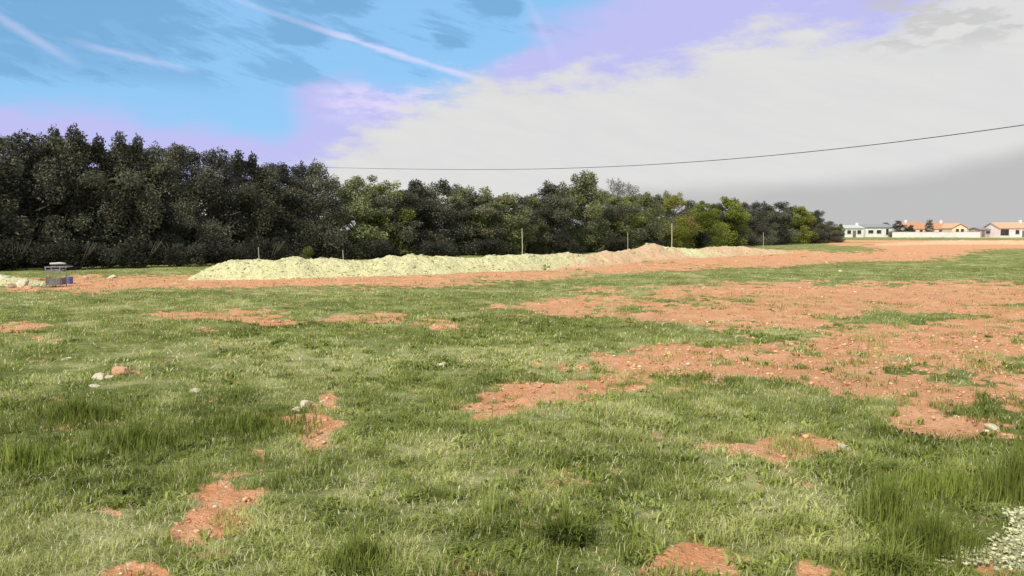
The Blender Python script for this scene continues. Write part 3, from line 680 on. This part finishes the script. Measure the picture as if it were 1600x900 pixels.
front = [
 (-205, 186, 'dark', 190, 'dark tree of the wood, outside the left edge of the picture'),
 (-120, 190, 'dark', 180, 'dark tree of the wood just outside the left edge'),
 (-45, 198, 'dark', 170, 'dark tree cut by the left edge, behind the large pale boulder'),
 (28, 202, 'dark', 150, 'dark tree left of the small peak of the wood, directly above the left stones'),
 (84, 193, 'dark', 120, 'dark tree forming the small peak above the steel cage'),
 (150, 208, 'dark', 135, 'dark tree right of the peaked tree, above the blue drum'),
 (212, 208, 'dark', 130, 'broad dark tree above the grass strip left of the long bank'),
 (270, 216, 'dark', 120, 'dark tree above the left tip of the long pale bank'),
 (332, 228, 'dark', 120, 'dark tree above the rising left end of the long bank'),
 (392, 236, 'dark', 115, 'dark tree behind the leftmost short stake'),
 (440, 250, 'dark', 100, 'dark tree between the two short stakes on the left half of the bank'),
 (492, 246, 'dark', 105, 'dark pointed tree where the overhead cable vanishes behind the wood'),
 (556, 274, 'olive', 105, 'dull olive tree right of where the cable vanishes behind the wood'),
 (603, 283, 'mixed', 90, 'small yellow green tree in the left middle of the wood'),
 (648, 284, 'dark', 100, 'dark tree right of the small yellow green tree'),
 (696, 283, 'dark', 95, 'dark tree above the middle of the long bank'),
 (742, 296, 'mixed', 95, 'olive tree left of the pale thin stake in the middle'),
 (790, 304, 'olive', 90, 'low olive tree behind the pale thin stake in the middle'),
 (832, 305, 'mixed', 75, 'small green tree just right of the pale thin stake'),
 (860, 286, 'dark', 85, 'dark tree left of the tallest rounded crown in the middle'),
 (916, 270, 'olive', 85, 'tallest rounded crown in the right middle, left of the bare grey tree'),
 (965, 305, 'mixed', 85, 'green tree in front of the pale bare tree'),
 (1008, 303, 'olive', 75, 'olive tree left of the yellowish autumn tree'),
 (1052, 301, 'autumn', 75, 'yellowish autumn tree with orange top behind the tall pale stake'),
 (1098, 315, 'green', 70, 'green tree right of the yellowish autumn tree'),
 (1140, 308, 'green', 70, 'rounded green tree with a light top, above the right part of the bank'),
 (1182, 315, 'dark', 62, 'dark tree behind the grey stake at the right end of the bank'),
 (1218, 316, 'dark', 58, 'dark tree just right of the grey stake, in the right part of the wood'),
 (1250, 322, 'green', 46, 'small green tree near the right end of the wood'),
 (1276, 330, 'dark', 46, 'dark tree third from the right end of the wood'),
 (1296, 345, 'dark', 34, 'dark low tree second from the right end of the wood'),
 (1309, 354, 'dark', 24, 'lowest dark tree closing the right end of the wood'),
]
for p in front: tree(*p)
back = [
 (-80, 196, 'dark', 170, 'behind the tree cut by the left edge'), (-5, 204, 'dark', 150, 'behind the trees at the left edge'), (55, 206, 'dark', 150, 'behind and left of the peaked tree'), (115, 210, 'dark', 140, 'behind and right of the peaked tree'), (182, 213, 'dark', 130, 'between the broad tree and its left neighbour'),
 (243, 218, 'dark', 125, 'behind the left tip of the long bank'), (300, 228, 'dark', 120, 'behind the dip left of the leftmost stake'), (365, 240, 'dark', 115, 'right behind the leftmost short stake'), (418, 246, 'dark', 110, 'behind the trees between the short stakes'), (466, 258, 'dark', 105, 'left of the cable end'),
 (522, 280, 'thin', 60, 'thin and paler, in the gap below the cable end'), (580, 290, 'olive', 100, 'left of the small yellow green tree'), (628, 296, 'dark', 95, 'right of the small yellow green tree'), (672, 292, 'olive', 90, 'above the middle of the long bank'), (718, 292, 'olive', 95, 'well left of the middle stake'), (766, 306, 'dark', 90, 'just left of the middle stake'),
 (812, 308, 'dark', 85, 'exactly behind the middle stake'), (888, 292, 'dark', 85, 'left of the tallest rounded crown'), (940, 298, 'olive', 80, 'right of the tallest rounded crown'), (990, 304, 'olive', 75, 'below the pale bare tree'), (1030, 306, 'olive', 70, 'left of the autumn tree'), (1075, 314, 'dark', 65, 'right of the autumn tree'), (1120, 318, 'dark', 62, 'left of the rounded green tree'),
 (1162, 318, 'dark', 58, 'right of the rounded green tree'), (1200, 320, 'dark', 52, 'behind the grey stake'), (1236, 322, 'dark', 46, 'left of the last green tree'), (1264, 330, 'dark', 40, 'right of the last green tree')]
for px, top, kd, wpx, where in back: tree(px, top, kd, wpx, 'darker tree of the second row, ' + where, back=4.5 + random.uniform(0, 1.5))
tree(962, 280, 'thin', 70, 'pale grey nearly bare tree rising behind the right middle of the wood', back=9, name='bare_tree')
tree(986, 286, 'thin', 60, 'smaller pale bare tree right of the other bare one', back=11, name='bare_tree')

# bushes closing the foot of the wood
def bush_proto(seed, cols):
    r = random.Random(seed); lobes = []
    for i in range(16):
        a = r.uniform(0, 6.283); q = r.uniform(0, .9); s = r.uniform(.3, .55); lobes.append((math.cos(a) * q, math.sin(a) * q, r.uniform(.2, 1.45) * (1 - q * .55), s * r.uniform(.6, 1.1), s * .8))
    V, Fc, L_, C_ = foliage_np(lobes, 5000, .045, cols, .25, seed=seed); crown = mesh_np('foliage', V, Fc, L_, cols=C_, mat=M['leaf'])
    mb = MB()
    for i in range(9):
        a = r.uniform(0, 6.283); mb.tube([(0, 0, -.05), (math.cos(a) * .3, math.sin(a) * .3, .5), (math.cos(a) * .7, math.sin(a) * .7, 1.2)], [.03, .02, .006], 5)
    me = bpy.data.meshes.new('stem'); me.from_pydata(mb.v, [], mb.f); me.materials.append(M['bark']); return crown, me
BUSH = [bush_proto(50 + i, [(.035, .038, .026), (.05, .052, .035), (.028, .03, .021)]) for i in range(3)] + [bush_proto(70, [(.14, .17, .03), (.10, .12, .025)])]  # dark set: shade at the foot of the wood is put into leaf colours
def bush(px, D, h, wd, label, k=None, group='bushes at the foot of the wood'):
    x, y, _ = at_depth(px, 400, D); t = thing('bush', label, 'bush', (x, y, ghf(x, y)), random.uniform(0, 6.28), group)
    c_, s_ = BUSH[random.randrange(3) if k is None else k]; t.scale = (wd / 2.4, wd / 2.4, h / 1.6); link('foliage', c_, t); link('stem', s_, t)
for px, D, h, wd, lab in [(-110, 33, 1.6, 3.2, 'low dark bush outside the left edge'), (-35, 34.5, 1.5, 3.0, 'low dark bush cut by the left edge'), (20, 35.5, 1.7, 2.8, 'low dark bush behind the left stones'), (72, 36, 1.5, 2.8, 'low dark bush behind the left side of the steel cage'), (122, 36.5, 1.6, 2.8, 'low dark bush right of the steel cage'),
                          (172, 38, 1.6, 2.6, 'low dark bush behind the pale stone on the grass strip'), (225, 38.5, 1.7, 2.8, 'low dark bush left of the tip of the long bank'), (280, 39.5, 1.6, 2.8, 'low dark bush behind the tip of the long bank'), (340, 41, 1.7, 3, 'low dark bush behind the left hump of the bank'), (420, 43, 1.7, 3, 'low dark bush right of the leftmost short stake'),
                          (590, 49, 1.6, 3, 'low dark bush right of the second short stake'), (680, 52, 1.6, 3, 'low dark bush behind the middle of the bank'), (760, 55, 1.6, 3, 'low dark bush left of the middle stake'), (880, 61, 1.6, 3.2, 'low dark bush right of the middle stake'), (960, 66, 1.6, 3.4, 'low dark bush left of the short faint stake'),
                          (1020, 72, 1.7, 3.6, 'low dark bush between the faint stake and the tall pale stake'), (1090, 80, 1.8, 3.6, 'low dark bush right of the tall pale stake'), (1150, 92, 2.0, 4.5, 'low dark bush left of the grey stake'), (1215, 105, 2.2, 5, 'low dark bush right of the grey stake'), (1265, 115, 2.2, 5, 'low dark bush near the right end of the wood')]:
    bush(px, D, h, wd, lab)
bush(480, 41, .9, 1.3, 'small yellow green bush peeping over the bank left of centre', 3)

# ---------------------------------------------------------------- houses and the white wall
def house(px0, px1, D, z_eave, z_ridge, dep, wall, roof, label, wins, door=None, chim=None, gable='side', zb=0., over=.35):
    x0, x1 = at_depth(px0, 370, D)[0], at_depth(px1, 370, D)[0]; wd = x1 - x0
    t = thing('house', label, 'house', ((x0 + x1) / 2, D, 0), 0, 'houses beyond the field'); h = z_eave * .93
    MB().box((0, dep / 2, h / 2 - .15), (wd, dep, h + .3)).build('wall', M[wall], t)
    z_ridge = h + (z_ridge - z_eave) * .85; a, b = wd / 2 + over, dep + over; e, rg_ = h + .003, z_ridge; th = .18; mb = MB()
    if gable == 'side':       # ridge runs left to right
        prof_ = [(-over, e), (dep / 2, rg_), (b, e)]
        pts = [(sx * a, y_, z_) for sx in (-1, 1) for (y_, z_) in prof_ + [(b, e + th), (dep / 2, rg_ + th), (-over, e + th)]]
    else:                     # ridge runs away from the viewer
        prof_ = [(-a, e), (0, rg_), (a, e)]
        pts = [(x_, y_, z_) for y_ in (-over, b) for (x_, z_) in prof_ + [(a, e + th), (0, rg_ + th), (-a, e + th)]]
    mb.poly(pts, [(0, 1, 4, 5), (1, 2, 3, 4), (6, 11, 10, 7), (7, 10, 9, 8), (0, 6, 7, 1), (1, 7, 8, 2), (5, 4, 10, 11), (4, 3, 9, 10), (0, 5, 11, 6), (2, 8, 9, 3)])
    rf = mb.build('roof', M[roof], t)
    if gable == 'side': tri = [[(sx * (wd / 2 - .01), y_, z_) for y_, z_ in ((.01, h - .01), (dep / 2, rg_ - .02), (dep - .01, h - .01))] for sx in (-1, 1)]
    else: tri = [[(x_, y_, z_) for x_, z_ in ((-wd / 2 + .01, h - .01), (0, rg_ - .02), (wd / 2 - .01, h - .01))] for y_ in (.01, dep - .01)]
    for pts3 in tri: MB().poly(pts3, [(0, 1, 2)]).build('gable_wall', M[wall], t)
    if chim is not None:
        c_ = MB().box((chim * wd / 2, dep * .45, rg_ + .35), (.7, .6, 1.1)).build('chimney', M['white'], rf)
    for wx, wz, ww, wh in wins:
        xx = wx * wd / 2
        f = MB().box((xx - ww / 2, -.04, wz), (.08, .08, wh)).box((xx + ww / 2, -.04, wz), (.08, .08, wh)).box((xx, -.04, wz + wh / 2 + .02), (ww + .08, .08, .04)).box((xx, -.06, wz - wh / 2 - .04), (ww + .2, .14, .08)).build('window', M['frame'], t)
        MB().box((xx, -.012, wz), (ww - .08, .02, wh)).build('pane', M['glass'], f)
    if door is not None:
        dx = door * wd / 2; d_ = MB().box((dx, -.03, 1.05), (1.0, .06, 2.1)).build('door', M['sheet'], t); MB().box((dx + .35, -.08, 1.05), (.12, .03, .03)).build('handle', M['steel'], d_)
    return t
house(1319, 1349, 245, 2.9, 3.9, 8, 'white', 'palepl', 'low white house nearest the right end of the wood', [(-.5, 1.6, 1.2, 1.1), (.55, 1.6, 1.2, 1.1)], 0.05, .8)
house(1352, 1394, 250, 3.2, 4.3, 9, 'white', 'greytile', 'white house with grey roof left of the dark garden tree', [(-.6, 1.7, 1.6, .9), (0.0, 1.7, 1.4, 1.0), (.62, 1.7, .8, 1.8)], None, None)
house(1418, 1448, 262, 2.7, 5.2, 8, 'white', 'tile', 'house with deep orange roof behind the left half of the white wall', [(-.4, 1.7, 1, 1.1), (.4, 1.7, 1, 1.1)], None, -.7)
house(1460, 1486, 262, 2.7, 5.1, 8, 'white', 'tile', 'orange roofed house between the dark conifer and the cream gable', [(-.3, 1.7, 1, 1.1), (.4, 1.7, 1, 1.1)], None, .4)
house(1487, 1511, 256, 2.9, 4.7, 9, 'cream', 'paletile', 'cream house with its gable end facing the field', [(-.3, 2.0, 1, 1.1), (.35, 2.0, 1, 1.1)], None, None, 'front')
house(1531, 1556, 250, 2.5, 3.2, 6, 'greyw', 'greytile', 'small grey building between the white wall and the right house', [(0, 1.5, 1.4, .8)], -.6)
house(1562, 1630, 245, 2.9, 4.9, 9, 'white', 'paletile', 'white house with pale orange roof cut by the right edge', [(-.78, 1.5, 2.6, 1.8), (-.2, 1.6, 1.2, 1.2), (.4, 1.6, 1.2, 1.2)], .1, .3)
def gwall():
    D = 238; x0, x1 = at_depth(1394, 370, D)[0], at_depth(1531, 370, D)[0]
    t = thing('garden_wall', 'long low white wall with dark coping in front of the orange roofed houses', 'wall', ((x0 + x1) / 2, D, 0)); wd = x1 - x0
    MB().box((0, 0, .75), (wd, .25, 1.7)).build('wall_face', M['white'], t)
    MB().box((0, 0, 1.65), (wd + .1, .36, .1)).build('coping', M['greytile'], t)
    for k in range(8): MB().box((-wd / 2 + wd * k / 7, -.02, .83), (.4, .36, 1.53)).build('pier', M['white'], t) if k not in (0, 7) else None
gwall()
tree(1406, 345, 'dark', 26, 'dark rounded garden tree left of the deep orange roof', dd=248, group='garden trees by the houses')
tree(1423, 352, 'dark', 16, 'small dark garden tree against the deep orange roof', dd=246, group='garden trees by the houses')
tree(1453, 343, 'dark', 15, 'dark narrow conifer between the two orange roofs', dd=254, group='garden trees by the houses')
tree(1541, 353, 'olive', 22, 'grey green garden tree over the small grey building', dd=262, group='garden trees by the houses')
tree(1385, 348, 'olive', 20, 'pale olive garden tree behind the grey roofed house', dd=268, group='garden trees by the houses')
tree(1314, 350, 'olive', 14, 'small olive tree between the wood and the first white house', dd=225, group='garden trees by the houses')
